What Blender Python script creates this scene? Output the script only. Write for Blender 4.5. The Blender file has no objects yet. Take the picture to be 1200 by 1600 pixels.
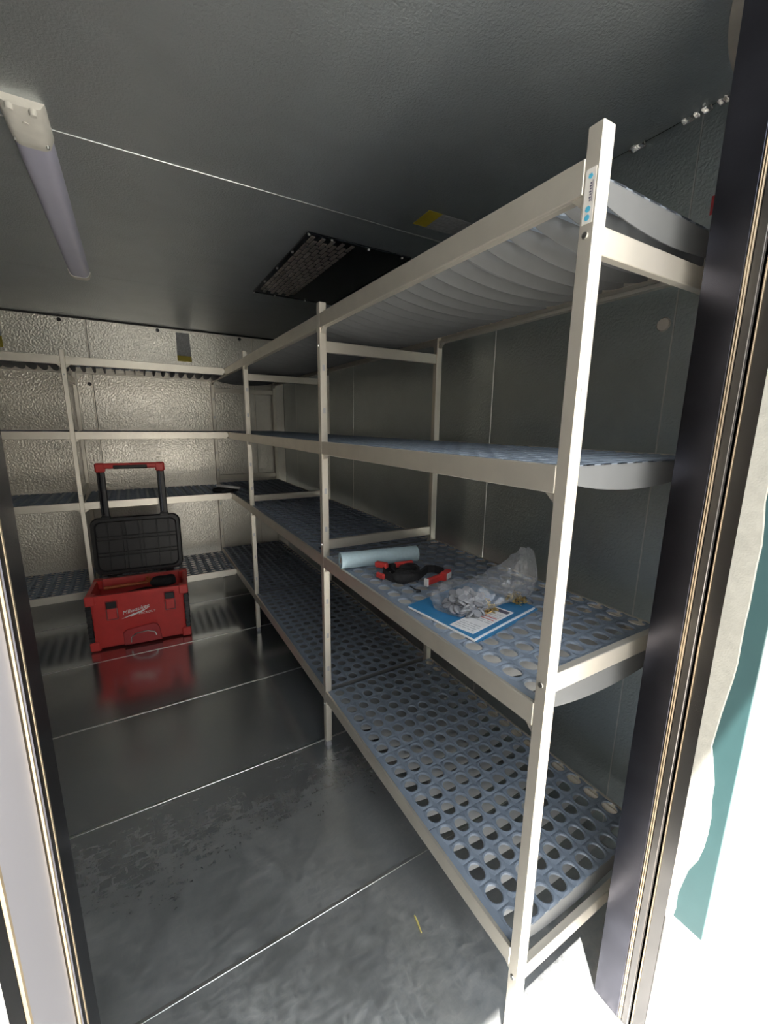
import bpy, bmesh, math, random
from mathutils import Vector, Matrix
random.seed(7)
scene = bpy.context.scene
C = scene.collection
PI = math.pi

# ------------------------------------------------------------------ camera
cd = bpy.data.cameras.new('camera'); cam = bpy.data.objects.new('camera', cd); C.objects.link(cam)
YAW, PITCH, ROLL = 0.5347, -0.2034, 0.0128
cy, sy, cp, sp = math.cos(YAW), math.sin(YAW), math.cos(PITCH), math.sin(PITCH)
fwd = Vector((sy*cp, cy*cp, sp)); rt = Vector((cy, -sy, 0)); up = rt.cross(fwd)
cr, sr = math.cos(ROLL), math.sin(ROLL)
r2 = rt*cr + up*sr; u2 = up*cr - rt*sr
m = Matrix((r2, u2, -fwd)).transposed().to_4x4()
m.translation = Vector((-0.5871, -0.4204, 1.3388))
cam.matrix_world = m
cd.sensor_fit = 'VERTICAL'; cd.sensor_height = 24.0; cd.lens = 655.16/1600*24.0
cd.clip_start = 0.01; cd.clip_end = 200
scene.camera = cam

# ------------------------------------------------------------------ light and exposure
SUN_TRAVEL = Vector((0.22, 0.28, -1.0)).normalized()
w = bpy.data.worlds.new('world'); scene.world = w; w.use_nodes = True
nt = w.node_tree; bg = nt.nodes['Background']
bg.inputs['Color'].default_value = (0.86, 0.93, 1.0, 1); bg.inputs['Strength'].default_value = 2.2   # even, thinly veiled sky
sd = bpy.data.lights.new('sun', 'SUN'); so = bpy.data.objects.new('sun', sd); C.objects.link(so)
sd.energy = 13.0; sd.angle = math.radians(0.6); sd.color = (1.0, 0.95, 0.88)
so.rotation_euler = (-SUN_TRAVEL).to_track_quat('Z', 'Y').to_euler(); so.location = (-3, -3, 6)
vs = scene.view_settings
vs.view_transform = 'Standard'; vs.look = 'None'; vs.gamma = 1.0; vs.use_curve_mapping = False
vs.exposure = 1.08

# ------------------------------------------------------------------ materials
def new_mat(name):
    mt = bpy.data.materials.new(name); mt.use_nodes = True
    t = mt.node_tree; return mt, t, t.nodes['Principled BSDF']
def node(t, kind, **kw):
    n = t.nodes.new(kind)
    for k, v in kw.items(): setattr(n, k, v)
    return n
def coords(t, scale=(1, 1, 1)):
    tc = node(t, 'ShaderNodeNewGeometry'); mp = node(t, 'ShaderNodeMapping')
    mp.inputs['Scale'].default_value = scale
    t.links.new(tc.outputs['Position'], mp.inputs['Vector']); return mp.outputs['Vector']
def noise(t, vec, scale, detail=3, rough=.5, dist=0):
    n = node(t, 'ShaderNodeTexNoise'); n.inputs['Scale'].default_value = scale
    n.inputs['Detail'].default_value = detail; n.inputs['Roughness'].default_value = rough
    n.inputs['Distortion'].default_value = dist
    t.links.new(vec, n.inputs['Vector']); return n.outputs['Fac']
def ramp(t, fac, stops):
    r = node(t, 'ShaderNodeValToRGB'); e = r.color_ramp.elements
    e[0].position, e[0].color = stops[0][0], (*stops[0][1], 1)
    e[1].position, e[1].color = stops[1][0], (*stops[1][1], 1)
    for p, c in stops[2:]:
        x = e.new(p); x.color = (*c, 1)
    t.links.new(fac, r.inputs['Fac']); return r.outputs['Color']
def g(v): return (v, v, v)
def bump(t, b, height, strength, dist):
    n = node(t, 'ShaderNodeBump'); n.inputs['Strength'].default_value = strength; n.inputs['Distance'].default_value = dist
    t.links.new(height, n.inputs['Height']); t.links.new(n.outputs['Normal'], b.inputs['Normal'])
def simple(name, col, rough=.5, metal=0., vary=.06, scale=30, bmp=0.0, coat=0.):
    mt, t, b = new_mat(name)
    b.inputs['Roughness'].default_value = rough; b.inputs['Metallic'].default_value = metal
    if coat: b.inputs['Coat Weight'].default_value = coat
    v = coords(t); f = noise(t, v, scale)
    a = tuple(max(0, c*(1-vary)) for c in col); d = tuple(min(1, c*(1+vary)) for c in col)
    t.links.new(ramp(t, f, [(.3, a), (.7, d)]), b.inputs['Base Color'])
    if bmp: bump(t, b, noise(t, v, scale*6, 2), bmp, .001)
    return mt
def stucco(name, col, rough, scale, strength, smudge=.0, metal=1.0):
    mt, t, b = new_mat(name); v = coords(t)
    b.inputs['Metallic'].default_value = metal
    f = noise(t, v, 5, 5, .6, 1.0)
    lo = tuple(c*.96 for c in col); hi = tuple(min(1, c*1.04) for c in col)
    t.links.new(ramp(t, f, [(.3, lo), (.7, hi)]), b.inputs['Base Color'])
    f2 = noise(t, v, 6, 5, .6, .2)
    t.links.new(ramp(t, f2, [(.35, g(rough)), (.85, g(min(1, rough+smudge)))]), b.inputs['Roughness'])
    h = noise(t, v, scale, 2, .5, .4)
    bump(t, b, h, strength, .004)
    return mt
M = {}
M['ceiling'] = stucco('embossed_ceiling_steel', (.56, .60, .62), .36, 170, .5, .08, .82)
M['wall_r'] = stucco('embossed_wall_steel', (.54, .59, .59), .28, 140, .50, .08, .93)
M['wall_b'] = stucco('galvanized_wall_steel', (.76, .72, .65), .30, 85, .85, .06, .95)
def floor_mat():
    mt, t, b = new_mat('scuffed_floor_steel'); v = coords(t)
    sx = node(t, 'ShaderNodeSeparateXYZ'); t.links.new(v, sx.inputs['Vector'])
    def yrange(y0, y1, lo, hi):
        r = node(t, 'ShaderNodeMapRange'); t.links.new(sx.outputs['Y'], r.inputs['Value'])
        for k, q in zip(('From Min', 'From Max', 'To Min', 'To Max'), (y0, y1, lo, hi)): r.inputs[k].default_value = q
        return r.outputs['Result']
    def mul(p, q):
        n = node(t, 'ShaderNodeMath', operation='MULTIPLY'); t.links.new(p, n.inputs[0]); t.links.new(q, n.inputs[1]); return n.outputs[0]
    # trodden dusty patches, fine dragged marks near the door; raised base paints in glare
    patch = ramp(t, noise(t, v, 5, 4, .6, .3), [(.36, g(.36)), (.68, g(1))])
    fine = ramp(t, noise(t, coords(t, (22, 60, 1)), 1.0, 6, .72, .6), [(.42, g(.24)), (.72, g(1))])
    fine2 = ramp(t, noise(t, coords(t, (70, 26, 1)), 1.0, 6, .72, .8), [(.46, g(.24)), (.74, g(1))])
    mxn = node(t, 'ShaderNodeMath', operation='MAXIMUM'); t.links.new(fine, mxn.inputs[0]); t.links.new(fine2, mxn.inputs[1])
    dust_glare = mul(mul(patch, mxn.outputs[0]), yrange(1.9, .1, .0, .95))
    base = ramp(t, noise(t, v, 2.2, 5, .6, .8), [(.3, (.53, .56, .58)), (.7, (.59, .62, .63))])
    mx = node(t, 'ShaderNodeMixRGB'); mx.inputs['Color2'].default_value = (.80, .79, .77, 1)
    t.links.new(dust_glare, mx.inputs['Fac']); t.links.new(base, mx.inputs['Color1']); t.links.new(mx.outputs[0], b.inputs['Base Color'])
    me_ = node(t, 'ShaderNodeMapRange'); t.links.new(dust_glare, me_.inputs['Value'])
    me_.inputs['To Min'].default_value = .95; me_.inputs['To Max'].default_value = .30
    t.links.new(me_.outputs['Result'], b.inputs['Metallic'])
    ma = node(t, 'ShaderNodeMath', operation='MULTIPLY_ADD')
    t.links.new(dust_glare, ma.inputs[0]); ma.inputs[1].default_value = .14
    t.links.new(yrange(2.2, .1, .17, .30), ma.inputs[2]); t.links.new(ma.outputs[0], b.inputs['Roughness'])
    bump(t, b, noise(t, v, 40, 3), .04, .002)
    return mt
M['floor'] = floor_mat()
M['seam'] = simple('bright_seam_metal', (.80, .80, .78), .35, 1.0)
M['seam_dark'] = simple('dark_joint', (.03, .03, .03), .6)
M['alu'] = simple('satin_anodised_aluminium', (.80, .75, .66), .42, .75, .04, 14)
M['alu_dull'] = simple('slot_cover_grey', (.52, .52, .54), .5, .5)
M['grid'] = simple('blue_grey_plastic', (.225, .27, .335), .40, 0, .05, 20)
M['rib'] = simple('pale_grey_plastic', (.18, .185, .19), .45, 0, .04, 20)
M['foot'] = simple('grey_plastic_foot', (.28, .28, .30), .5)
M['screw'] = simple('steel_screw', (.6, .6, .58), .3, 1.0)
M['dark_screw'] = simple('dark_bolt_head', (.06, .06, .06), .4)
M['jamb'] = simple('polished_jamb_steel', (.085, .085, .105), .26, 1.0, .25, 8)
M['jamb2'] = simple('brushed_jamb_steel', (.52, .50, .49), .24, 1.0, .12, 9)
M['jamb3'] = simple('dull_dark_strip', (.20, .19, .185), .26, 1.0, .12, 9)
M['jamb4'] = simple('pale_jamb_sheen', (.40, .39, .42), .38, .3, .06, 5)  # pale, less metallic tone stands in for outdoors mirrored in the left strip
M['bead'] = simple('bright_bead_metal', (.46, .38, .27), .42, 1.0)
M['gasket'] = simple('dark_gasket', (.13, .12, .115), .5)
M['putty'] = simple('white_filler', (.50, .49, .44), .8, 0, .08, 60, .5)
M['teal'] = simple('teal_paint', (.05, .118, .125), .45, 0, .05, 12)
M['white_ext'] = simple('white_exterior_paint', (.85, .85, .84), .5)
M['concrete'] = simple('sunlit_concrete', (.50, .48, .44), .85, 0, .15, 4)
M['render_wall'] = simple('beige_render', (.46, .43, .39), .9, 0, .1, 2)
M['red'] = simple('red_plastic', (.62, .055, .05), .38, 0, .06, 18)
M['red_dark'] = simple('dark_red_plastic', (.44, .045, .05), .45, 0, .06, 18)  # plain darker red for latches, wheel hubs and the front recess
M['black'] = simple('black_plastic', (.022, .022, .024), .42)
M['black_soft'] = simple('black_fabric', (.02, .02, .022), .85, 0, .3, 80, .6)
M['orange'] = simple('orange_plastic', (.55, .13, .04), .5)
M['white'] = simple('white_print', (.85, .83, .82), .5)
M['paper_blue'] = simple('pale_blue_paper', (.50, .66, .74), .8, 0, .05, 120, .3)
M['tube'] = simple('brown_card_tube', (.30, .18, .14), .8)
M['folder'] = simple('blue_card', (.035, .20, .42), .4)
M['paper'] = simple('white_paper', (.84, .84, .85), .7)
M['cap'] = simple('grey_plastic_cap', (.30, .31, .335), .4)
M['brass'] = simple('brass_yellow_screws', (.62, .47, .20), .3, 1.0)
M['straw'] = simple('dry_straw', (.75, .62, .22), .7)
M['lampbody'] = simple('cream_lamp_plastic', (.76, .73, .66), .45)
M['diffuser'] = simple('lavender_diffuser', (.56, .55, .68), .32, 0, .03, 8)
M['grille_dark'] = simple('dark_grille_plate', (.05, .055, .07), .18, .8)
M['tile'] = simple('grille_tile_metal', (.80, .72, .66), .40, 1.0, .15, 10)
M['stick_y'] = simple('yellow_print', (.62, .48, .04), .5)
M['stick_g'] = simple('grey_foil_label', (.44, .44, .44), .55, 0, .2, 90)
M['stick_r'] = simple('red_print', (.55, .05, .06), .5)
M['blue_print'] = simple('light_blue_print', (.08, .42, .62), .5)
M['dark_print'] = simple('dark_print', (.10, .09, .14), .5)
M['label_clear'] = simple('pale_label', (.68, .66, .62), .5)
M['foil'] = simple('crumpled_foil', (.8, .8, .78), .22, 1.0, .1, 60, 1.0)
M['cap_beige'] = simple('beige_plastic', (.62, .57, .50), .5)
def film_mat():
    mt, t, b = new_mat('clear_plastic_film'); out = t.nodes['Material Output']; t.nodes.remove(b)
    tr = node(t, 'ShaderNodeBsdfTransparent'); tr.inputs['Color'].default_value = (.96, .965, .98, 1)
    gl = node(t, 'ShaderNodeBsdfGlossy'); gl.inputs['Roughness'].default_value = .10
    df = node(t, 'ShaderNodeBsdfDiffuse'); df.inputs['Color'].default_value = (.80, .82, .86, 1)
    lw = node(t, 'ShaderNodeLayerWeight'); lw.inputs['Blend'].default_value = .35
    v = coords(t); bp = node(t, 'ShaderNodeBump'); bp.inputs['Strength'].default_value = .5; bp.inputs['Distance'].default_value = .004
    t.links.new(noise(t, v, 60, 3, .6, 1.5), bp.inputs['Height'])
    for n in (gl, lw): t.links.new(bp.outputs['Normal'], n.inputs['Normal'])
    ad = node(t, 'ShaderNodeMixShader'); ad.inputs[0].default_value = .35
    t.links.new(gl.outputs[0], ad.inputs[1]); t.links.new(df.outputs[0], ad.inputs[2])
    mr = node(t, 'ShaderNodeMapRange'); mr.inputs['To Min'].default_value = .13; mr.inputs['To Max'].default_value = .70
    t.links.new(lw.outputs['Facing'], mr.inputs['Value'])
    mx = node(t, 'ShaderNodeMixShader'); t.links.new(mr.outputs[0], mx.inputs[0])
    t.links.new(tr.outputs[0], mx.inputs[1]); t.links.new(ad.outputs[0], mx.inputs[2])
    t.links.new(mx.outputs[0], out.inputs['Surface']); return mt
M['film'] = film_mat()

# ------------------------------------------------------------------ mesh helpers
class MB:
    def __init__(s): s.v = []; s.f = []
    def add(s, verts, faces, mx=None):
        o = len(s.v)
        for p in verts:
            p = Vector(p)
            s.v.append(tuple(mx @ p) if mx else tuple(p))
        s.f += [tuple(i+o for i in f) for f in faces]; return s
    def box(s, x0, x1, y0, y1, z0, z1, mx=None):
        v = [(x, y, z) for x in (x0, x1) for y in (y0, y1) for z in (z0, z1)]
        return s.add(v, [(0, 1, 3, 2), (4, 6, 7, 5), (0, 4, 5, 1), (2, 3, 7, 6), (0, 2, 6, 4), (1, 5, 7, 3)], mx)
    def cbox(s, x0, x1, y0, y1, z0, z1, c=.0015, mx=None):
        b = bmesh.new(); bmesh.ops.create_cube(b, size=1)
        for q in b.verts:
            q.co = Vector(((x0+x1)/2+q.co.x*(x1-x0), (y0+y1)/2+q.co.y*(y1-y0), (z0+z1)/2+q.co.z*(z1-z0)))
        bmesh.ops.bevel(b, geom=b.edges[:], offset=c, segments=1, affect='EDGES', profile=.5)
        s.bm(b, mx); return s
    def bm(s, b, mx=None):
        b.verts.ensure_lookup_table(); b.verts.index_update()
        s.add([q.co.copy() for q in b.verts], [[q.index for q in f.verts] for f in b.faces], mx); b.free(); return s
    def loft(s, loops, cap0=True, cap1=True, closed=True, mx=None):
        n = len(loops[0]); v = [p for l in loops for p in l]; f = []
        for k in range(len(loops)-1):
            for i in range(n if closed else n-1):
                j = (i+1) % n; f.append((k*n+i, k*n+j, (k+1)*n+j, (k+1)*n+i))
        if cap0: f.append(tuple(range(n-1, -1, -1)))
        if cap1: f.append(tuple((len(loops)-1)*n+i for i in range(n)))
        return s.add(v, f, mx)
    def cyl(s, p0, p1, r0, r1=None, n=12, caps=True):
        p0, p1 = Vector(p0), Vector(p1); r1 = r0 if r1 is None else r1
        d = (p1-p0).normalized(); a = d.orthogonal().normalized(); b = d.cross(a)
        L = [[p+(a*math.cos(t)+b*math.sin(t))*r for t in [2*PI*i/n for i in range(n)]] for p, r in ((p0, r0), (p1, r1))]
        return s.loft(L, caps, caps)
    def tube(s, pts, r, n=8):
        pts = [Vector(p) for p in pts]; L = []
        a = None
        for i, p in enumerate(pts):
            d = (pts[min(i+1, len(pts)-1)]-pts[max(i-1, 0)]).normalized()
            a = d.orthogonal().normalized() if a is None else (a-d*a.dot(d)).normalized()
            b = d.cross(a); rr = r[i] if isinstance(r, (list, tuple)) else r
            L.append([p+(a*math.cos(t)+b*math.sin(t))*rr for t in [2*PI*k/n for k in range(n)]])
        return s.loft(L)
    def ribbon(s, pts, w, th, upv=(0, 0, 1)):
        pts = [Vector(p) for p in pts]; L = []; U = Vector(upv)
        for i, p in enumerate(pts):
            d = (pts[min(i+1, len(pts)-1)]-pts[max(i-1, 0)]).normalized()
            n = d.cross(U).normalized(); uu = n.cross(d)
            ww = w[i] if isinstance(w, (list, tuple)) else w
            L.append([p+n*th/2+uu*ww/2, p-n*th/2+uu*ww/2, p-n*th/2-uu*ww/2, p+n*th/2-uu*ww/2])
        return s.loft(L)
    def mesh(s, name, mat, smooth=False):
        me = bpy.data.meshes.new(name); me.from_pydata(s.v, [], s.f); me.update()
        b = bmesh.new(); b.from_mesh(me); bmesh.ops.recalc_face_normals(b, faces=b.faces); b.to_mesh(me); b.free()
        me.materials.append(mat)
        if smooth:
            me.polygons.foreach_set('use_smooth', [True]*len(me.polygons))
            try: me.set_sharp_from_angle(angle=math.radians(40))
            except Exception: pass
        return me
    def build(s, name, mat, parent=None, smooth=False, **props):
        return link(name, s.mesh(name, mat, smooth), parent, **props)
def link(name, me, parent=None, loc=None, rot=None, **props):
    o = bpy.data.objects.new(name, me); C.objects.link(o)
    if parent: o.parent = parent
    if loc: o.location = loc
    if rot: o.rotation_euler = rot
    for k, v in props.items(): o[k] = v
    return o
def thing(name, label, cat, loc=(0, 0, 0), rotz=0, group=None):
    o = bpy.data.objects.new(name, None); C.objects.link(o); o.empty_display_size = .05
    o.location = loc; o.rotation_euler = (0, 0, rotz); o['label'] = label; o['category'] = cat
    if group: o['group'] = group
    return o
def tag(o, label, cat, group=None):
    o['label'] = label; o['category'] = cat
    if group: o['group'] = group
    return o
def rr(w, d, r, z, n=5, cx=0, cy=0):
    P = []
    for sx_, sy_, a0 in ((1, 1, 0), (-1, 1, PI/2), (-1, -1, PI), (1, -1, 1.5*PI)):
        for k in range(n+1):
            a = a0+PI/2*k/n
            P.append((cx+sx_*(w/2-r)+r*math.cos(a), cy+sy_*(d/2-r)+r*math.sin(a), z))
    return P
def text_mesh(s, size, shear=0., ext=.0004):
    cu = bpy.data.curves.new('lettering', 'FONT'); cu.body = s; cu.size = size; cu.shear = shear; cu.extrude = ext
    cu.align_x = 'CENTER'; cu.align_y = 'CENTER'; cu.resolution_u = 3
    o = bpy.data.objects.new('lettering', cu); C.objects.link(o)
    dg = bpy.context.evaluated_depsgraph_get()
    me = bpy.data.meshes.new_from_object(o.evaluated_get(dg)); bpy.data.objects.remove(o); bpy.data.curves.remove(cu)
    return me

# ------------------------------------------------------------------ the room
XL, XR, YF, YO, YW, HC = -2.10, 0.624, -0.03, -0.197, 3.437, 2.066
JL, JR, ZD = -0.666, 0.2566, 2.02
S = 'structure'
def shell(name, mat, *box): return MB().box(*box).build(name, mat, kind=S)
floor = shell('floor', M['seam_dark'], XL-.1, XR+.1, YO, YW+.1, -.06, -.004)
ceiling = shell('ceiling', M['seam_dark'], XL-.1, XR+.1, YO, YW+.1, HC+.004, HC+.09)
wall_right = shell('wall_right', M['seam_dark'], XR+.004, XR+.09, YF, YW+.1, -.004, HC+.004)
wall_back = shell('wall_back', M['seam_dark'], XL-.1, XR+.004, YW+.004, YW+.1, -.004, HC+.004)
wall_left = shell('wall_left', M['seam_dark'], XL-.1, XL-.004, YF, YW+.004, -.004, HC+.004)
ys = [YO+.02, .456, 1.0695, 1.648, 2.2545, 2.86, YW]
for a, b in zip(ys, ys[1:]):
    MB().cbox(XL, XR, a+.0012, b-.0012, -.004, 0, .0008).build('floor_panel', M['floor'], floor)
for k, y in enumerate(ys[1:-1]):
    MB().cbox(XL+.01, XR-.01, y-.0048, y+.0048, -.002, .0012, .0008).build('seam_strip', M['seam'], floor)
yc = [YO+.02, 1.085, 2.332, YW]
for a, b in zip(yc, yc[1:]):
    MB().cbox(XL, XR, a+.0012, b-.0012, HC, HC+.004, .0012).build('ceiling_panel', M['ceiling'], ceiling)
MB().cbox(XL+.01, XR-.01, 1.0825, 1.0875, HC-.0015, HC+.003, .0008).build('seam_strip', M['seam'], ceiling)
yr = [YF, .190, .815, 2.02, 3.1, YW]
for a, b in zip(yr, yr[1:]):
    MB().cbox(XR, XR+.004, a+.001, b-.001, 0, HC, .0012).build('wall_panel', M['wall_r'], wall_right)
for y in yr[1:-1]:
    MB().cbox(XR-.0012, XR+.003, y-.002, y+.002, .002, HC-.002, .0005).build('seam_strip', M['seam'], wall_right)
xb = [XL, -1.977, -.805, .367, XR]
for a, b in zip(xb, xb[1:]):
    MB().cbox(a+.001, b-.001, YW, YW+.004, 0, HC, .0012).build('wall_panel', M['wall_b'], wall_back)
for x in xb[2:-1]:
    MB().cbox(x-.009, x-.0012, YW-.003, YW+.003, .002, HC-.014, .0008).build('seam_strip', M['alu'], wall_back)
for a, b in zip([YF, 1.1, 2.3], [1.1, 2.3, YW]):
    MB().cbox(XL-.004, XL, a+.001, b-.001, 0, HC, .0012).build('wall_panel', M['wall_b'], wall_left)
for x, z in ((-.958, 2.036), (-.35, 2.036), (.26, 2.036), (-.827, 1.61)):
    MB().cyl((x, YW+.001, z), (x, YW-.006, z), .014, .011, 12).build('bolt_head', M['dark_screw'], wall_back)
MB().cyl((XR+.001, .215, 1.604), (XR-.004, .215, 1.604), .018, .015, 16).build('plug_cap', M['cap_beige'], wall_right)
# dark joint under the ceiling along the back wall
MB().box(XL, XR, YW-.006, YW, HC-.012, HC).build('joint_strip', M['seam_dark'], wall_back)
# front wall in three pieces around the doorway
wf = shell('wall_front', M['wall_b'], JR+.016, XR+.09, YO+.004, YF, -.004, HC+.004)
MB().box(XL-.1, JL-.016, YO+.004, YF, -.004, HC+.004).build('wall_section', M['wall_b'], wf)
MB().box(JL-.016, JR+.016, YO+.004, YF, ZD, HC+.004).build('lintel', M['jamb2'], wf)
MB().box(JR+.016, XR+9, YO-.004, YO, -.06, 2.4).build('exterior_sheet', M['white_ext'], wf)
MB().box(XL-9, JL-.016, YO-.004, YO, -.06, 2.4).build('exterior_sheet', M['white_ext'], wf)
MB().box(JL-.016, JR+.016, YO-.004, YO, ZD, 2.4).build('exterior_sheet', M['white_ext'], wf)
# foil tape along the ceiling joint
for y0, y1, n in ((.135, .158, 4), (.172, .232, 7), (.318, .358, 5)):
    b = MB(); L = []
    for k in range(n+1):
        y = y0+(y1-y0)*k/n; j = random.uniform(.6, 1.2)
        L.append([(XR-.012*j, y, HC-.001), (XR-.012*j, y+.002, HC-.006*j), (XR-.004*j, y-.002, HC-.013*j), (XR-.001, y, HC-.012)])
    b.loft(L).build('foil_tape', M['foil'], ceiling)
# ---- door frame: right and left jambs
def jamb(name, x, s):
    # s=+1: the solid lies toward +x (right jamb), -1: left jamb
    def bx(x0, x1, *r): return (x+min(s*x0, s*x1), x+max(s*x0, s*x1), *r)
    root = MB().box(*bx(.006, .016, YO+.004, YF, 0, ZD)).build(name, M['gasket'], kind=S)
    yb = -.092 if s > 0 else -.089
    MB().cbox(*bx(0, .008, yb+.006, YF+.001, .001, ZD), .001).build('return_panel', M['jamb'], root)
    for dy in ((0, .0035) if s > 0 else (0, .019)):
        MB().cyl((x+s*.001, yb+dy, .002), (x+s*.001, yb+dy, ZD-.002), .0017, n=8).build('bead', M['bead'], root, True)
    if s > 0:
        MB().cbox(*bx(.002, .008, -.107, yb-.002, .001, ZD), .001).build('inner_strip', M['jamb3'], root)
        MB().cbox(*bx(.006, .010, -.113, -.107, .001, ZD), .001).build('gasket', M['gasket'], root)
        MB().cyl((x+.003, -.1145, .002), (x+.003, -.1145, ZD), .0018, n=8).build('gasket_lip', M['bead'], root, True)
        MB().cbox(*bx(.002, .008, -.139, -.116, .001, ZD), .001).build('outer_strip', M['jamb3'], root)
        # teal steel edge with a torn strip of white filler along it
        MB().cbox(*bx(.001, .016, YO-.004, -.140, .36, ZD), .001).build('teal_edge', M['teal'], root)
        L = []; n = 46
        for k in range(n+1):
            z = .37+(1.95-.37)*k/n
            E = [(.37, .012), (.49, .018), (.55, .038), (.60, .042), (.71, .036), (.79, .021), (.84, .027), (.92, .034), (1.15, .035), (1.25, .028), (1.32, .033), (1.5, .026), (1.7, .031), (1.95, .024)]
            for (za, wa), (zb, wb) in zip(E, E[1:]):
                if za <= z <= zb+1e-6: wv = wa+(wb-wa)*(z-za)/(zb-za)
            wv += random.uniform(-.0016, .0016)
            y1 = -.1395-max(.006, wv)
            L.append([(x+.002, -.1390, z), (x-.0015, -.1395, z), (x-.0012, y1+.002, z), (x+.002, y1, z)])
        MB().loft(L).build('filler_strip', M['putty'], root)
        MB().cbox(*bx(-.001, .016, YO-.006, -.139, .001, .385), .003).build('base_filler', M['white_ext'], root)
    else:
        MB().cbox(*bx(.002, .008, -.168, yb-.002, .001, ZD), .001).build('outer_strip', M['jamb4'], root)
        MB().cbox(*bx(.006, .010, -.176, -.168, .001, ZD), .001).build('gasket', M['gasket'], root)
        MB().cyl((x-.003, -.169, .002), (x-.003, -.169, ZD), .002, n=8).build('gasket_lip', M['bead'], root, True)
        MB().cbox(*bx(.001, .016, YO, -.177, .001, ZD), .001).build('edge_strip', M['jamb2'], root)
    return root
jamb('trim_1', JR, 1); jamb('trim_2', JL, -1)
MB().cbox(JL, JR, YO-.01, YO+.018, -.05, .001, .002).build('trim_3', M['white_ext'], kind=S)
MB().box(-30, 30, -40, YO+.01, -.12, -.05).build('ground', M['concrete'], kind=S)
MB().box(XL-.6, XR+1.4, -.55, YO, 2.16, 2.24).build('added_overhang', M['white_ext'], kind=S)  # unseen overhang, added to cut the sun off just inside the doorway

# unseen open door leaf, added outside the left jamb to dim the back wall
dl = MB().cbox(-.085, 0, -.94, 0, .02, ZD-.01, .01).build('added_door_1', M['white_ext'], kind=S)
dl.location = (JL-.03, YO-.02, 0); dl.rotation_euler = (0, 0, math.radians(-6))
MB().cbox(-.001, .006, -.90, -.04, .06, ZD-.05, .003).build('inner_skin', M['jamb2'], dl)
MB().cbox(.004, .045, -.88, -.855, .95, 1.15, .006).build('door_handle', M['black'], dl)
# unseen beige building beyond the concrete, added to keep low sky off deep shelves
bld = MB().box(-14, 14, -7.5, -6.5, -.05, 4.2).build('added_building', M['render_wall'], kind=S)
MB().box(-14.2, 14.2, -7.5, -6.2, 4.2, 4.4).build('roof_edge', M['seam_dark'], bld)

# ------------------------------------------------------------------ shelving
PX, PY, D, H, RH = .0263, .0249, .5363, 1.75, .0466
ZL = (.2608, .8434, 1.2793, 1.7131)
L1, L2, L3 = 1.0236, 2.1929, 3.3866
NX, PXH, HX0 = 10, .0511, .0485
_gm = {}
def grid_mesh(rows, pitch):
    """plastic grid module: x across the shelf (0..D), y along it from 0, top at z=0"""
    key = (rows, round(pitch, 4))
    if key in _gm: return _gm[key]
    b = MB(); n = 16; W0 = .0075; hr = .0196
    x0 = HX0-PXH/2
    for i in range(NX):
        for j in range(rows):
            cx, cyy = HX0+i*PXH, (j+.5)*pitch
            hx, hy = PXH/2, pitch/2
            sq, ri, ho, wl = [], [], [], []
            for k in range(n):
                a = 2*PI*(k+.5)/n; c, s_ = math.cos(a), math.sin(a)
                t = min(hx/abs(c) if abs(c) > 1e-6 else 9, hy/abs(s_) if abs(s_) > 1e-6 else 9)
                px_, py_ = c*t, s_*t
                sq.append((cx+px_, cyy+py_, -.0022))
                t2 = t*.93
                ri.append((cx+(hr+.0030)*c, cyy+(hr+.0030)*1.10*s_, 0))
                ho.append((cx+hr*c, cyy+hr*1.10*s_, -.0012)); wl.append((cx+(hr-.0004)*c, cyy+(hr-.0004)*1.10*s_, -.006))
            b.loft([sq, ri, ho, wl], False, False)
            b.loft([wl, [(p[0], p[1], -.006) for p in sq]], False, False)
    Ltot = rows*pitch
    # square corners are cut by the 16-gon: fill strips underneath and edge margins
    xa, xb2 = .0085, D-.0085; xl, xr_ = x0, x0+NX*PXH
    b.box(xa, xl+.004, .0008, Ltot-.0008, -.012, -.0016); b.box(xr_-.0002, xb2, .0008, Ltot-.0008, -.012, -.0016)
    for i in range(NX+1):
        for j in range(rows+1):
            cx, cyy = x0+i*PXH, j*pitch; e = .0092
            a0, a1 = max(cx-e, xl), min(cx+e, xr_); c0, c1 = max(cyy-e, .0008), min(cyy+e, Ltot-.0008)
            b.box(a0, a1, c0, c1, -.0058, -.0026)
    # arched ribs across the shelf: a mesh of their own
    rb_ = MB()
    def rib(y, th=.0018):
        ns = 14; top = []; 
        L = []
        for k in range(ns+1):
            t = k/ns; x = .026+(D-.052)*t; dz = .026+.030*(4*t*(1-t))**.8
            L.append([(x, y-th/2, -.0045), (x, y+th/2, -.0045), (x, y+th/2, -dz), (x, y-th/2, -dz)])
        rb_.loft(L)
    for j in range(rows):
        rib(max(j*pitch, .0016))
    rib(Ltot-.0016)
    _gm[key] = (b.mesh('shelf_grid', M['grid']), rb_.mesh('arched_ribs', M['rib'])); return _gm[key]
POST = MB().cbox(0, PX, 0, PY, .022, H, .0018).mesh('post', M['alu'])
FOOT = MB().loft([rr(PX*1.0, PY*1.0, .004, 0, 3, PX/2, PY/2), rr(PX*.9, PY*.9, .004, .012, 3, PX/2, PY/2), rr(PX*.72, PY*.72, .004, .0235, 3, PX/2, PY/2)]).mesh('foot', M['foot'])
bs = MB(); bs.cyl((.0002, .013, 0), (-.0022, .013, 0), .0052, .0046, 12); SCREW = bs.mesh('screw', M['screw'])
SLOTS = [1.535-.1465*k for k in range(10) if all(abs(1.535-.1465*k-z+.02) > .035 for z in ZL)]
SLOT = MB().box(.009, .018, -.0005, .0015, -.010, .010).mesh('slot_cover', M['alu_dull'])
ZC = (1.6266, .9043, .214)
def crossbar(depth, z): return MB().cbox(PX, depth-PX, .0055, .0215, z-.038, z, .0012)
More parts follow.
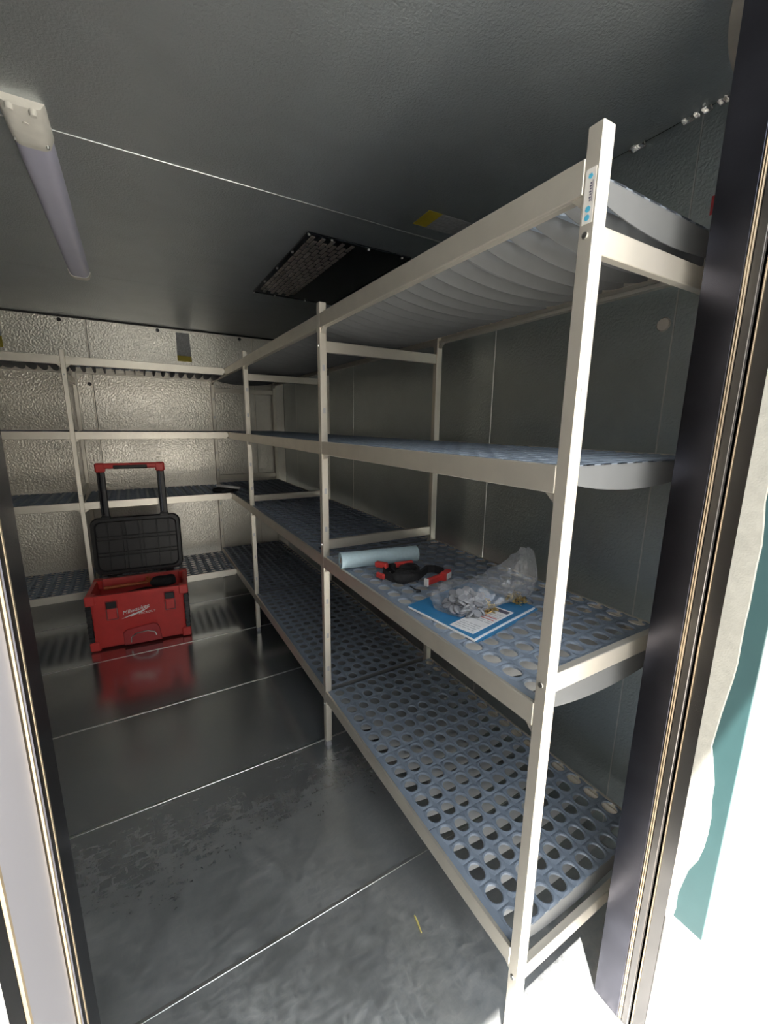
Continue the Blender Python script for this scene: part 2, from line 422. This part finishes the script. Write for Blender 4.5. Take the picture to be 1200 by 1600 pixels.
CB = [crossbar(D, z).mesh('crossbar', M['alu']) for z in ZC]
def frame(root, y, feet=True, first=False):
    """ladder end: two posts joined by three crossbars, local to the unit's axes"""
    for x in (0, D-PX):
        p = link('post', POST, root, (x, y, 0)); link('foot', FOOT, p)
        if x == 0:
            for z in SLOTS: link('slot_cover', SLOT, p, (0, 0, z))
            for z in ZC: link('screw', SCREW, p, (0, 0, z-.0165))
        else:
            for z in ZC: link('screw', SCREW, p, (PX, .026, z-.0165), (0, 0, PI))
    for c in CB: link('crossbar', c, root, (0, y, 0))
def rail_mesh(length):
    b = MB()
    b.cbox(0, .0085, 0, length, -RH, 0, .0012)
    b.cbox(.0080, .0225, .001, length-.001, -RH, -.0365, .0010)
    b.cbox(.0080, .0135, .002, length-.002, -.022, -.0125, .0008)
    return b
def hook(): 
    b = MB(); v = [(.004, 0, -RH+.001), (.004, .022, -RH+.001), (.004, 0, -RH-.018), (.02, 0, -RH+.001), (.02, .022, -RH+.001), (.02, 0, -RH-.018)]
    return b.add(v, [(0, 1, 2), (3, 5, 4), (0, 3, 4, 1), (1, 4, 5, 2), (2, 5, 3, 0)])
HOOK = hook().mesh('hook_plate', M['alu'])
def bay(root, y0, y1, rows, pitch, ystart, mods, hooks=(1, 1)):
    rm = rail_mesh(y1-y0).mesh('rail', M['alu'])
    for z in ZL:
        for x, rz, yy in ((.0006, 0, y0), (D-.0006, PI, y1)):
            r = link('rail', rm, root, (x, yy, z), (0, 0, rz))
            if hooks[0]: link('hook_plate', HOOK, r, (0, 0, 0))
            if hooks[1]: 
                h = link('hook_plate', HOOK, r, (0, y1-y0, 0)); h.scale = (1, -1, 1)
        y = ystart
        for m_ in mods:
            gm = grid_mesh(m_, pitch); gd = link('shelf_grid', gm[0], root, (0, y, z-.0006)); y += m_*pitch
            link('arched_ribs', gm[1], gd)
ua = thing('shelving_unit', 'long cream aluminium four-level shelving unit along the right wall, holding the folder and paper roll', 'shelving', (0, 0, 0))
for y in (0, L1, L2, L3): frame(ua, y)
bay(ua, PY, L1, 17, .0583, .0325, (5, 5, 5, 2))
bay(ua, L1+PY, L2, 20, .0570, L1+PY+.002, (5, 5, 5, 5))
bay(ua, L2+PY, L3, 20, .0583, L2+PY+.0015, (5, 5, 5, 5))
# logo sticker on the aisle face of the nearest post
near_post = [o for o in ua.children if o.name.split('.')[0] == 'post'][0]
st = MB().box(-.0006, .0004, .0045, .0205, 1.625, 1.695).build('logo_label', M['label_clear'], near_post, label='small printed label on post with blue emblem shapes')
b = MB()
for zc, r, n in ((1.685, .0038, 5), (1.6435, .0044, 6), (1.6325, .0040, 10)):
    b.cyl((-.0010, .0125, zc), (-.0004, .0125, zc), r, n=n)
b.build('emblem', M['blue_print'], st)
b = MB()
for k in range(7): b.box(-.0009, -.0004, .0095, .0125 if k % 2 else .0118, 1.653+k*.0036, 1.6552+k*.0036)
b.box(-.0009, -.0004, .0075, .0085, 1.652, 1.679)
b.build('dark_marks', M['dark_print'], st)
# ---- second unit along the back wall (its local x runs into the room's depth, local y along -X)
XB, YB, XE = -.9143, 2.7505, -.0106
ub = thing('shelving_unit', 'cream aluminium four-level shelving unit along the back wall behind the red toolbox', 'shelving', (XB+PY, YB, 0), PI/2)
# local (x,y) -> world (XB+PY - y, YB + x)
frame(ub, 0); frame(ub, 1.142)
bay(ub, PY, 1.142, 19, .0580, PY+.006, (5, 5, 5, 4))
bay(ub, XB+PY-XE, 0.0, 15, .0583, XB+PY-XE+.001, (5, 5, 5), (0, 1))
for z in ZL:   # corner hooks that hang the end of this unit on the long one
    MB().cbox(.001, .0075, XB+PY-XE-.0095, XB+PY-XE+.012, z-.036, z-.006, .001).build('corner_hook', M['alu'], ub)

# ------------------------------------------------------------------ ceiling things
lx0, lx1, ly0, ly1 = -.788, -.694, .985, 2.33
lamp = thing('ceiling_light', 'long linear ceiling light with lavender cover and cream end caps, switched off', 'light', ((lx0+lx1)/2, ly0, HC))
wL = lx1-lx0
def prof(w_, dep, n=10): return [(-w_/2+w_*k/n, -dep*(1-(2*k/n-1)**4)**.5*.98-.0002) for k in range(n+1)]
def extr(w_, dep, y0, y1, inset=0):
    P = prof(w_, dep); L = []
    for y in (y0, y1): L.append([(-w_/2, y, 0)]+[(p[0], y, p[1]) for p in P]+[(w_/2, y, 0)])
    return MB().loft(L)
extr(wL*.94, .030, .13, ly1-ly0-.03).build('diffuser', M['diffuser'], lamp, True)
P = prof(wL, .034); L = []
for y, k, dd in ((0, .98, .55), (.02, 1, .72), (.095, 1, .95), (.115, 1, 1.06), (.135, 1, 1.0), (.150, .98, .97)):
    L.append([(-wL/2*k, y, 0)]+[(p[0]*k, y, p[1]*dd) for p in P]+[(wL/2*k, y, 0)])
ecap = MB().loft(L).build('end_cap', M['lampbody'], lamp, True)
for x in (-.022, .022):
    MB().cyl((x, .004, -.0175), (x, .004, -.030), .008, .007, 12).build('screw_boss', M['lampbody'], ecap, True)
    MB().cyl((x*1.5, .122, -.030), (x*1.5, .122, -.0372), .004, .003, 10).build('screw', M['screw'], ecap)
MB().cyl((0, .05, -.015), (0, .05, -.0285), .010, .006, 14).build('knockout', M['lampbody'], ecap, True)
extr(wL, .033, ly1-ly0-.04, ly1-ly0).build('end_cap', M['lampbody'], lamp, True)
# grille panel
gr = thing('ceiling_grille', 'dark screwed-down ceiling panel with staggered shiny grille tiles above the shelves', 'panel', (.065, 1.278, HC))
GW, GL = .475, .865
MB().cbox(0, GW, 0, GL, -.006, 0, .001).build('back_plate', M['grille_dark'], gr)
b = MB()
for q in ((0, GW, -.003, .006), (0, GW, GL-.006, GL+.003)): b.cbox(q[0], q[1], q[2], q[3], -.0085, -.001, .001)
b2 = [(-.003, .006), (GW-.006, GW+.003)]
for x0, x1 in b2: b.cbox(x0, x1, .006, GL-.006, -.0085, -.001, .001)
b.build('frame', M['grille_dark'], gr)
scm = MB().cyl((0, 0, -.0055), (0, 0, -.014), .006, .005, 10).mesh('screw', M['screw'])
for x, y in ((.004, .003), (.10, .003), (.265, .003), (.43, .003), (.003, .2), (.003, .42), (.003, .64), (.003, GL-.004), (.12, GL-.003), (.3, GL-.003)):
    link('screw', scm, gr, (x, y, 0))
tm = MB().cbox(-.0080, .0080, -.0315, .0315, -.0095, -.005, .0012).mesh('grille_tile', M['tile'])
for i in range(9):
    for j in range(11):
        y = .050+j*.0785+(.039 if i % 2 else 0)
        if y > GL-.045: continue
        link('grille_tile', tm, gr, (.028+i*.0215, y, 0))
arc = [(.662+.6*math.cos(a), -.483+.6*math.sin(a)) for a in [math.radians(95+35*k/16) for k in range(17)]]
arc = [(x, y) for x, y in arc if y > -.026] + [(.30, -.026), (.612, -.026)]
disc = MB().loft([[(x, y, HC) for x, y in arc], [(x, y, HC-.006) for x, y in arc]])
tag(disc.build('ceiling_cover', M['cap_beige']), 'curved beige cover plate on the ceiling beside the right door jamb', 'cover')
# stickers
def sticker(name, label, quad, nrm, parts, mats, cat='sticker'):
    """quad corners a,b,c,d (a-b short end); parts: fractions along a->d"""
    a, b_, c, d = [Vector(q) for q in quad]; n = Vector(nrm)*.0008
    root = None
    for (t0, t1), mt in zip(parts, mats):
        q = [a.lerp(d, t0), b_.lerp(c, t0), b_.lerp(c, t1), a.lerp(d, t1)]
        mb = MB().add([p+Vector(nrm)*.0001 for p in q]+[p+n for p in q], [(0, 1, 2, 3), (4, 7, 6, 5), (0, 4, 5, 1), (1, 5, 6, 2), (2, 6, 7, 3), (3, 7, 4, 0)])
        if root is None: root = tag(mb.build(name, M[mt]), label, cat)
        else: mb.build('coloured_band', M[mt], root, label='yellow band' if mt == 'stick_y' else 'foil band')
sticker('sticker', 'grey foil sticker with yellow end on the ceiling above the near shelf', ((.369, 1.013, HC), (.362, .902, HC), (.575, .898, HC), (.575, 1.005, HC)), (0, 0, -1), ((.27, 1), (0, .27)), ('stick_g', 'stick_y'))
sticker('sticker', 'grey sticker with yellow lower end high on the back wall', ((-.225, YW, 2.035), (-.13, YW, 2.035), (-.122, YW, 1.82), (-.226, YW, 1.82)), (0, -1, 0), ((0, .8), (.8, 1)), ('stick_g', 'stick_y'))
sticker('sticker', 'yellow sticker at the left edge high on the back wall', ((-1.37, YW, 2.0), (-1.28, YW, 2.0), (-1.28, YW, 1.82), (-1.37, YW, 1.82)), (0, -1, 0), ((0, .6), (.6, 1)), ('stick_g', 'stick_y'))
sticker('sticker', 'red sticker on the right wall beside the door jamb', ((XR, .146, 1.87), (XR, .06, 1.87), (XR, .06, 1.83), (XR, .146, 1.83)), (-1, 0, 0), ((0, 1),), ('stick_r',))

# ------------------------------------------------------------------ red rolling toolbox
TB = (-.648+.165*math.sin(math.radians(4.85)), 2.368+.165*math.cos(math.radians(4.85)), 0)
tb = thing('rolling_toolbox', 'open red rolling toolbox with raised black lid and pull handle on the steel floor', 'toolbox', TB, math.radians(-4.85))
BW, BD, BH = .534, .330, .345
body = MB().loft([rr(BW-.03, BD-.03, .03, .012), rr(BW-.012, BD-.012, .03, .03), rr(BW-.012, BD-.012, .03, .30), rr(BW, BD, .03, .315), rr(BW, BD, .03, BH), rr(BW-.04, BD-.04, .025, BH), rr(BW-.05, BD-.05, .025, BH-.02), rr(BW-.07, BD-.07, .025, .09)]).build('body', M['red'], tb, True)
for sx in (-1, 1):
    x = sx*(BW/2-.022)
    MB().cbox(x-.026, x+.026, -BD/2-.008, -BD/2+.05, BH-.055, BH+.004, .006).build('corner_guard', M['red'], tb)
    MB().cbox(x-.026, x+.026, -BD/2-.006, -BD/2+.05, .004, .062, .006).build('corner_guard', M['red'], tb)
    xs = sx*(BW/2-.010)
    sg = MB().cbox(xs-.013, xs+.013, -BD/2-.0055, BD/2-.03, .062, BH-.055, .004).build('side_grip', M['black'], tb)
    b = MB()
    for k in range(6): b.cbox(xs-.0145, xs+.0145, -BD/2-.0075, -BD/2+.02, .085+k*.036, .098+k*.036, .002)
    b.build('grip_ribs', M['black'], sg)
    # rear corners and wheels
    MB().cbox(x-.026, x+.026, BD/2-.05, BD/2+.006, BH-.055, BH+.004, .006).build('corner_guard', M['red'], tb)
    wh = MB().cyl((sx*(BW/2-.06), BD/2-.018, .040), (sx*(BW/2-.015), BD/2-.018, .040), .040, n=24).build('wheel', M['black'], tb, True)
    MB().cyl((sx*(BW/2-.014), BD/2-.018, .040), (sx*(BW/2-.009), BD/2-.018, .040), .022, n=16).build('wheel_hub', M['red_dark'], wh, True)
def latch(xc, zt):
    lt = MB().cbox(xc-.030, xc+.030, -BD/2-.007, -BD/2+.004, zt-.115, zt+.004, .003).build('latch', M['red_dark'], tb)
    MB().cbox(xc-.026, xc+.026, -BD/2-.013, -BD/2-.004, zt-.042, zt, .004).build('latch_clip', M['black'], lt)
    MB().cbox(xc-.024, xc+.024, -BD/2-.0095, -BD/2-.004, zt-.108, zt-.046, .003).build('latch_plate', M['red'], lt)
    MB().tube([(xc-.027, -BD/2-.009, zt-.045), (xc-.027, -BD/2-.009, zt-.112), (xc+.027, -BD/2-.009, zt-.112), (xc+.027, -BD/2-.009, zt-.045)], .0017, 6).build('wire_loop', M['screw'], lt)
latch(-BW*.265, .305); latch(BW*.31, .315)
rec = [(-.098, .014), (-.098, .095), (-.080, .110), (.062, .128), (.085, .118), (.096, .095), (.105, .014)]
L = [[(x, -BD/2-.001, z) for x, z in rec], [(x, -BD/2-.0075, z) for x, z in rec]]
foot_h = MB().loft([[(x, -BD/2+.012, z) for x, z in rec], [(x, -BD/2-.0025, z) for x, z in rec], [(x*.97, -BD/2-.0055, z*.97+.001) for x, z in rec]]).build('front_handle_recess', M['red_dark'], tb)
MB().tube([(-.062, -BD/2-.010, .030), (-.058, -BD/2-.012, .062), (-.03, -BD/2-.014, .084), (.03, -BD/2-.014, .090), (.068, -BD/2-.012, .074), (.076, -BD/2-.010, .05)], .0035, 8).build('wire_handle', M['screw'], foot_h, True)
def letter(me, parent, x, z, ang, mat):
    me.materials.clear(); me.materials.append(mat)
    o = link('lettering', me, parent, (x, -BD/2+.0042, z), (PI/2, -ang, 0)); return o
letter(text_mesh('Milwaukee', .034, .35, .0012), body, -.022, .231, .20, M['white'])
letter(text_mesh('PACKOUT', .0195, .25, .0012), body, .036, .2035, .05, M['white'])
bolt = [(-.125, .168), (-.035, .205), (-.045, .190), (.085, .232), (.0, .186), (.012, .202), (-.06, .176), (-.05, .190)]
bolt = [(-.125, .165), (-.030, .2035), (-.036, .196), (.088, .240), (.004, .1905), (.012, .2005), (-.062, .1715), (-.052, .1815)]
bolt = [((x+.018)*.72-.022, (z-.2025)*.72+.2095) for x, z in bolt]
MB().add([(x, -BD/2+.0055, z) for x, z in bolt]+[(x, -BD/2+.0028, z) for x, z in bolt],
         [(0, 1, 6, 7)[::-1], (1, 2, 5, 6), (2, 3, 4, 5), (8, 9, 14, 15), (9, 10, 13, 14), (10, 11, 12, 13)]).build('lightning_mark', M['white'], body)
# lid: raised, leaning back slightly
lid_root = Matrix.Translation((0, .128, .372)) @ Matrix.Rotation(math.radians(-4), 4, 'X')
LW, LH, LT = .512, .372, .055
def lidloop(w_, h_, r, y, n=6):
    return [Vector((p[0], y, p[1]+LH/2)) for p in [(q[0], q[1]) for q in rr(w_, h_, r, 0, n)]]
loops = [lidloop(LW-.04, LH-.04, .04, 0), lidloop(LW-.012, LH-.012, .045, .004), lidloop(LW, LH, .05, .018), lidloop(LW, LH, .05, .045), lidloop(LW-.03, LH-.03, .045, .055)]
inner = [lidloop(LW-.062, LH-.062, .035, .012), lidloop(LW-.046, LH-.046, .04, 0)]
lid = MB().loft(inner+loops, mx=lid_root).build('lid', M['black'], tb, True)
rb = MB()
for z in (.120, .142, .225, .247): rb.cbox(-LW/2+.03, LW/2-.03, .001, .014, z-.004, z+.004, .0015, mx=lid_root)
for x in (-.165, -.085, -.065, .010, .032, .115, .185): rb.cbox(x-.004, x+.004, .003, .014, .03, LH-.03, .0015, mx=lid_root)
rb.build('lid_ribs', M['black'], lid)
hb = MB()
for x in (-.15, .15): hb.cyl(lid_root @ Vector((x-.04, .035, -.003)), lid_root @ Vector((x+.04, .035, -.003)), .011, n=12)
hb.build('hinge', M['black'], lid, True)
# pull handle
YH = BD/2+.012
ph = MB().cbox(-.165-.020, .165+.020, YH-.014, YH+.012, .30, .345, .003).build('pull_handle', M['black'], tb)
for sx in (-1, 1):
    MB().loft([rr(.043, .022, .006, .34, 3, sx*.165, YH), rr(.043, .022, .006, 1.045, 3, sx*.165, YH)]).build('handle_tube', M['black'], ph, True)
    MB().cbox(sx*.165-.012, sx*.165-.002, YH-.0125, YH-.0095, .76, 1.04, .001).build('tube_groove', M['grille_dark'], ph)
    MB().cbox(sx*.165-.026, sx*.165+.026, YH-.018, YH+.016, .722, .752, .004).build('collar', M['black'], ph)
    MB().cbox(sx*.165-.027, sx*.165+.027, YH-.019, YH+.019, 1.030, 1.088, .008).build('grip_corner', M['red'], ph)
MB().cbox(-.165, .165, YH-.017, YH+.017, 1.052, 1.086, .007).build('grip_bar', M['red'], ph)
MB().cbox(-.098, .098, YH-.0195, YH+.0195, 1.050, 1.0795, .007).build('grip_pad', M['black'], ph)
mtb = Matrix.Translation(TB) @ Matrix.Rotation(math.radians(-4.85), 4, 'Z')
# contents of the box
def lump(w_, d_, h_, seed, nu=18, nv=9, amp=.12):
    rnd = random.Random(seed); L = []
    ph_ = [rnd.uniform(0, 6) for _ in range(6)]
    for j in range(nv):
        t = j/(nv-1); r = math.sin(PI*(.12+.76*t))**.6; z = h_*(1-math.cos(PI*t))/2
        row = []
        for i in range(nu):
            a = 2*PI*i/nu; k = 1+amp*math.sin(3*a+ph_[0]+2*t)+amp*.6*math.sin(7*a+ph_[1]-3*t)
            row.append((w_/2*r*k*math.cos(a), d_/2*r*k*math.sin(a), z*(1+amp*.5*math.sin(4*a+ph_[2]))))
        L.append(row)
    return MB().loft(L)
def placed(mb, name, mat, mx, **k):
    o = mb.build(name, mat, None, True, **k); o.matrix_world = mx; return o
o = placed(lump(.42, .19, .205, 3, amp=.05), 'tool_bag', M['black_soft'], mtb @ Matrix.Translation((.005, -.03, .0905)))
tag(o, 'dark soft tool bag lying inside the open red toolbox', 'bag')
o = placed(lump(.15, .10, .055, 5, amp=.10), 'black_pouch', M['black_soft'], mtb @ Matrix.Translation((.135, .005, .3055)))
tag(o, 'small black pouch at the right end inside the red toolbox', 'pouch')
ob = thing('orange_brush', 'orange stick with a frayed tuft lying across the dark bag in the red toolbox', 'brush', mtb @ Vector((-.20, .03, .300)), math.radians(-4.85))
MB().cyl((0, .0, .022), (.235, .045, .014), .011, .009, 10).build('stick', M['orange'], ob, True)
b = MB(); rnd = random.Random(2)
for k in range(26):
    a, e = rnd.uniform(-PI*.75, PI*.75), rnd.uniform(-.1, 1.3); d = Vector((math.cos(a)*math.cos(e), math.sin(a)*math.cos(e), math.sin(e)))*rnd.uniform(.025, .046)
    b.cyl(Vector((.24, .046, .014)), Vector((.24, .046, .014))+d, .006, .002, 5)
b.build('tuft', M['orange'], ob)

# ------------------------------------------------------------------ things on the near shelf
Z2 = ZL[1]+.0004
# paper roll
A, B_ = Vector((-.002, .864, Z2+.0293)), Vector((.285, .812, Z2+.0293)); RR = .029
ax = (B_-A).normalized(); roll = thing('paper_roll', 'pale blue paper roll lying across the shelf, its end poking past the front rail', 'paper roll', (A+B_)/2-Vector((0, 0, RR)))
off = -(A+B_)/2+Vector((0, 0, RR)); s_ = ax.cross(Vector((0, 0, 1))).normalized(); u_ = s_.cross(ax)
def ring(p, r, n=28, wob=0): return [p+off+(s_*math.cos(t)+u_*math.sin(t))*r*(1+wob*math.sin(5*t)) for t in [2*PI*i/n for i in range(n)]]
n = 7
MB().loft([ring(A+ax*.0, .0125), ring(A, RR*.97)]+[ring(A.lerp(B_, k/n), RR*(1 if k % 2 else .985), wob=.006) for k in range(n+1)]+[ring(B_, .0125), ring(A+ax*.0, .0125)], False, False).build('paper', M['paper_blue'], roll, True)
MB().loft([ring(A+ax*.002, .0118), ring(B_-ax*.002, .0118), ring(B_-ax*.002, .0100), ring(A+ax*.002, .0100), ring(A+ax*.002, .0118)], False, False).build('card_core', M['tube'], roll, True)
fl = MB(); e = A+ax*.002
fl.add([e+off-s_*.0+u_*-RR*.985, e+off-s_*.038-u_*RR*.99, B_+off-s_*.030-u_*RR*.99, B_+off-u_*RR*.985], [(0, 1, 2, 3)])
# strap with red clips
sp_ = thing('headlamp_strap', 'coiled black strap with red clips and a small white label, beside the paper roll', 'strap', (.165, .665, Z2))
def w2(p): return Vector((p[0]-.165, p[1]-.665, p[2]))
def loop(cx_, cy_, rx, ry, z, n=26, a0=0, a1=2*PI, tw=0, ph0=0): return [w2((cx_+rx*math.cos(a0+(a1-a0)*k/n), cy_+ry*math.sin(a0+(a1-a0)*k/n), z+tw*math.sin(3*(a0+(a1-a0)*k/n)+ph0))) for k in range(n+1)]
MB().ribbon(loop(.140, .690, .058, .062, .019, tw=.002), .026, .005).build('strap_loop', M['black_soft'], sp_, True)
MB().ribbon(loop(.150, .682, .044, .048, .022, tw=.003, ph0=1), .028, .006).build('strap_loop', M['black_soft'], sp_, True)
MB().ribbon(loop(.158, .672, .028, .030, .021, tw=.003, ph0=2), .030, .007).build('strap_loop', M['black_soft'], sp_, True)
MB().ribbon([w2(q) for q in ((.17, .640, .013), (.20, .655, .016), (.235, .675, .018), (.262, .668, .016), (.272, .640, .014), (.255, .612, .013))], .024, .010).build('strap_loop', M['black_soft'], sp_, True)
b = lump(.085, .075, .034, 9, amp=.10)
ob2 = b.build('padded_band', M['black_soft'], sp_, True); ob2.location = w2((.130, .655, .001))
def rbx(c, dims, rz, name, mat, par, ch=.003, rx=0):
    mx = Matrix.Translation(w2(c)) @ Matrix.Rotation(math.radians(rz), 4, 'Z') @ Matrix.Rotation(math.radians(rx), 4, 'X')
    return MB().cbox(-dims[0]/2, dims[0]/2, -dims[1]/2, dims[1]/2, -dims[2]/2, dims[2]/2, ch, mx=mx).build(name, mat, par)
rbx((.205, .592, .014), (.072, .014, .022), 14, 'red_clip', M['red'], sp_)
cl = rbx((.256, .600, .0165), (.046, .020, .029), 24, 'red_clip', M['red'], sp_)
rbx((.262, .5905, .0165), (.030, .003, .019), 24, 'white_label', M['white'], cl, .001)
rbx((.166, .584, .013), (.006, .016, .024), 10, 'white_band', M['white'], sp_, .001)
rbx((.093, .740, .036), (.020, .045, .020), 30, 'red_clip', M['red'], sp_, .004)
rbx((.175, .728, .030), (.070, .016, .018), -6, 'red_clip', M['red'], sp_, .004)
rbx((.074, .712, .010), (.012, .036, .018), 12, 'red_clip', M['red'], sp_, .003)
MB().tube([w2(q) for q in ((.105, .585, .012), (.112, .568, .006), (.125, .560, .004), (.122, .552, .003), (.108, .556, .003))], .0022, 6).build('cord_end', M['black_soft'], sp_, True)
# folder, papers, slip
FA, FB, FC = Vector((.026, .479)), Vector((.059, .244)), Vector((.335, .299)); FD = FA+FC-FB
def slab(q, z0, z1): 
    return MB().add([(p.x, p.y, z0) for p in q]+[(p.x, p.y, z1) for p in q], [(3, 2, 1, 0), (4, 5, 6, 7), (0, 1, 5, 4), (1, 2, 6, 5), (2, 3, 7, 6), (3, 0, 4, 7)])
def shrink(q, t, d=Vector((0, 0))):
    c = sum(q, Vector((0, 0)))/4; return [c+(p-c)*t+d for p in q]
Q = [FA, FB, FC, FD]
fo = thing('document_folder', 'blue card folder holding white papers, lying on the near shelf under the clear bag', 'folder', (0, 0, 0))
slab(shrink(Q, 1.0, Vector((.004, -.004))), Z2, Z2+.0016).build('back_cover', M['folder'], fo)
slab(shrink(Q, .985, Vector((-.003, -.001))), Z2+.0017, Z2+.0052).build('papers', M['paper'], fo)
slab(shrink(Q, .985, Vector((.000, .004))), Z2+.0053, Z2+.0066).build('front_cover', M['folder'], fo)
e1 = (FC-FB).normalized()
tab = [FB+e1*.02-Vector((-.001, .008)), FB+e1*.165-Vector((-.001, .008)), FB+e1*.165+Vector((.0, .002)), FB+e1*.02+Vector((.0, .002))]
slab([tab[0], tab[1], tab[2], tab[3]], Z2+.0001, Z2+.0026).build('folder_tab', M['folder'], fo)
SQ = [Vector((.055, .333)), Vector((.073, .267)), Vector((.250, .302)), Vector((.231, .369))]
slip = slab(SQ, Z2+.0068, Z2+.0078).build('printed_slip', M['paper'])
tag(slip, 'white printed slip with a dark block lying on the blue folder', 'paper')
def onslip(u0, u1, v0, v1):
    def P(u, v): return SQ[0].lerp(SQ[1], v).lerp(SQ[3].lerp(SQ[2], v), u)
    return [P(u0, v0), P(u0, v1), P(u1, v1), P(u1, v0)]
slab(onslip(.86, .96, .08, .92), Z2+.00785, Z2+.0080).build('dark_block', M['dark_print'], slip)
pl = MB(); rnd = random.Random(4)
for k in range(13):
    u = .06+k*.058
    if k in (4, 5): continue
    v = .08
    while v < .85:
        l_ = rnd.uniform(.08, .3); q = slab(onslip(u, u+.018, v, min(.93, v+l_)), Z2+.00785, Z2+.0080); pl.add(q.v, q.f); v += l_+.05
pl.build('print_lines', M['alu_dull'], slip)
rl = MB()
for u in (.52, .60):
    q = slab(onslip(u, u+.02, .08, .9), Z2+.00805, Z2+.0082); rl.add(q.v, q.f)
rl.build('red_print', M['stick_r'], slip)
ZF = Z2+.0082
# clear bag: a loft along a spine, crumpled
def bagmesh(spine, seed, nu=26, flat=True, zmin=None):
    rnd = random.Random(seed); ph_ = [rnd.uniform(0, 6.28) for _ in range(8)]; L = []
    for j, (c, wv, hv) in enumerate(spine):
        row = []
        for i in range(nu):
            a = 2*PI*i/nu; t = j
            k = 1+.05*math.sin(4*a+ph_[0]+t*1.1)+.05*math.sin(7*a+ph_[1]-t*1.7)+rnd.uniform(-.10, .07)
            p = Vector(c)+Vector(wv)*math.cos(a)*k+Vector(hv)*math.sin(a)*k
            if zmin: p.z = max(p.z, zmin)
            row.append(p)
        L.append(row)
    return MB().loft(L)
def interp(sp_list, m_):
    out = []
    for a, b_ in zip(sp_list, sp_list[1:]):
        for k in range(m_):
            t = k/m_; out.append(tuple(Vector(a[q]).lerp(Vector(b_[q]), t) for q in range(3)))
    out.append(tuple(Vector(q) for q in sp_list[-1])); return out
sp1 = [((.086, .384, ZF+.006), (.014, -.040, 0), (0, 0, .006)),
       ((.108, .386, ZF+.030), (.030, -.060, 0), (0, 0, .031)),
       ((.150, .382, ZF+.040), (.034, -.068, 0), (0, 0, .041)),
       ((.195, .376, ZF+.038), (.022, -.060, 0), (-.006, 0, .040)),
       ((.240, .374, ZF+.046), (.016, -.046, 0), (-.012, 0, .044)),
       ((.290, .366, ZF+.058), (.012, -.036, 0), (-.018, .004, .054)),
       ((.330, .360, ZF+.072), (.010, -.030, 0), (-.014, .010, .066)),
       ((.362, .360, ZF+.088), (.008, -.022, 0), (-.004, .014, .062)),
       ((.378, .362, ZF+.100), (.006, -.012, 0), (.004, .014, .044))]
bag = bagmesh(interp(sp1, 3), 5, zmin=ZF+.0006).build('plastic_bag', M['film'], None, False)
tag(bag, 'clear plastic bag of grey caps, its loose end standing up, on the blue folder', 'bag')
capm = MB().loft([[(.0118*math.cos(t), .0118*math.sin(t), 0) for t in [2*PI*i/16 for i in range(16)]], [(.0118*math.cos(t), .0118*math.sin(t), .0042) for t in [2*PI*i/16 for i in range(16)]], [(.0105*math.cos(t), .0105*math.sin(t), .0055) for t in [2*PI*i/16 for i in range(16)]], [(.0075*math.cos(t), .0075*math.sin(t), .0050) for t in [2*PI*i/16 for i in range(16)]]]).mesh('plug_cap', M['cap'], True)
rnd = random.Random(12); spots = []
tries = 0
while len(spots) < 64 and tries < 20000:
    tries += 1
    u, v = rnd.uniform(-1, 1), rnd.uniform(-1, 1)
    if u*u+v*v > 1: continue
    hmax = .062*(1-(u*u+v*v))**.5
    z = rnd.uniform(.008, max(.0085, hmax))
    p = Vector((.146+.054*u, .378+.054*v, ZF+z))
    if all((p-q).length > .0118 for q in spots): spots.append(p)
for p in spots:
    o = link('plug_cap', capm, None, p, (rnd.uniform(-.9, .9), rnd.uniform(-.9, .9), rnd.uniform(0, 6)))
    tag(o, 'small round grey plastic cap heaped in the clear bag on the blue folder', 'cap', 'grey caps in the clear bag')
def screwpile(cx_, cy_, r, h_, n_, seed, name, label):
    rnd = random.Random(seed); b = MB()
    for k in range(n_):
        a, q = rnd.uniform(0, 6.28), math.sqrt(rnd.random()); x, y = cx_+r*q*math.cos(a), cy_+r*q*math.sin(a)
        z = ZF+.004+rnd.random()*h_*(1-q); d = Vector((rnd.uniform(-1, 1), rnd.uniform(-1, 1), rnd.uniform(-.3, .3))).normalized()*.008
        b.cyl(Vector((x, y, z))-d, Vector((x, y, z))+d, .0014, .0008, 5); b.cyl(Vector((x, y, z))+d*.86, Vector((x, y, z))+d, .0014, .0030, 6)
    o = b.build(name, M['brass']); o['kind'] = 'stuff'; tag(o, label, 'screws')
screwpile(.196, .352, .026, .034, 80, 3, 'screw_pile', 'heap of gold screws at the near end of the clear bag of grey caps')
screwpile(.312, .352, .026, .034, 70, 6, 'screw_pile', 'heap of gold screws at the loose right end of the clear bag')
# pale strip and dark pouch on the shelf corner at the back
o = MB().cbox(-.010, .010, -.116, .116, 0, .018, .003).build('metal_strip', M['white'])
o.location = (-.018, 2.80, Z2+.0305); o.rotation_euler = (0, 0, math.radians(32)); tag(o, 'short pale strip on the black case where the two shelving units meet', 'strip')
o = MB().loft([rr(.15, .11, .02, 0), rr(.16, .12, .02, .008), rr(.16, .12, .02, .022), rr(.14, .10, .02, .030)]).build('black_case', M['black_soft'], None, True)
o.location = (-.03, 2.835, Z2); o.rotation_euler = (0, 0, math.radians(32)); tag(o, 'flat black case lying on the shelf in the far corner', 'case')
# straw on the floor
o = MB().tube([(-.034, .318, .0028), (-.036, .30, .0034), (-.041, .276, .0028)], [.0024, .0028, .0022], 6).build('straw', M['straw'], None, True)
tag(o, 'short piece of yellow straw lying on the scuffed floor', 'straw')
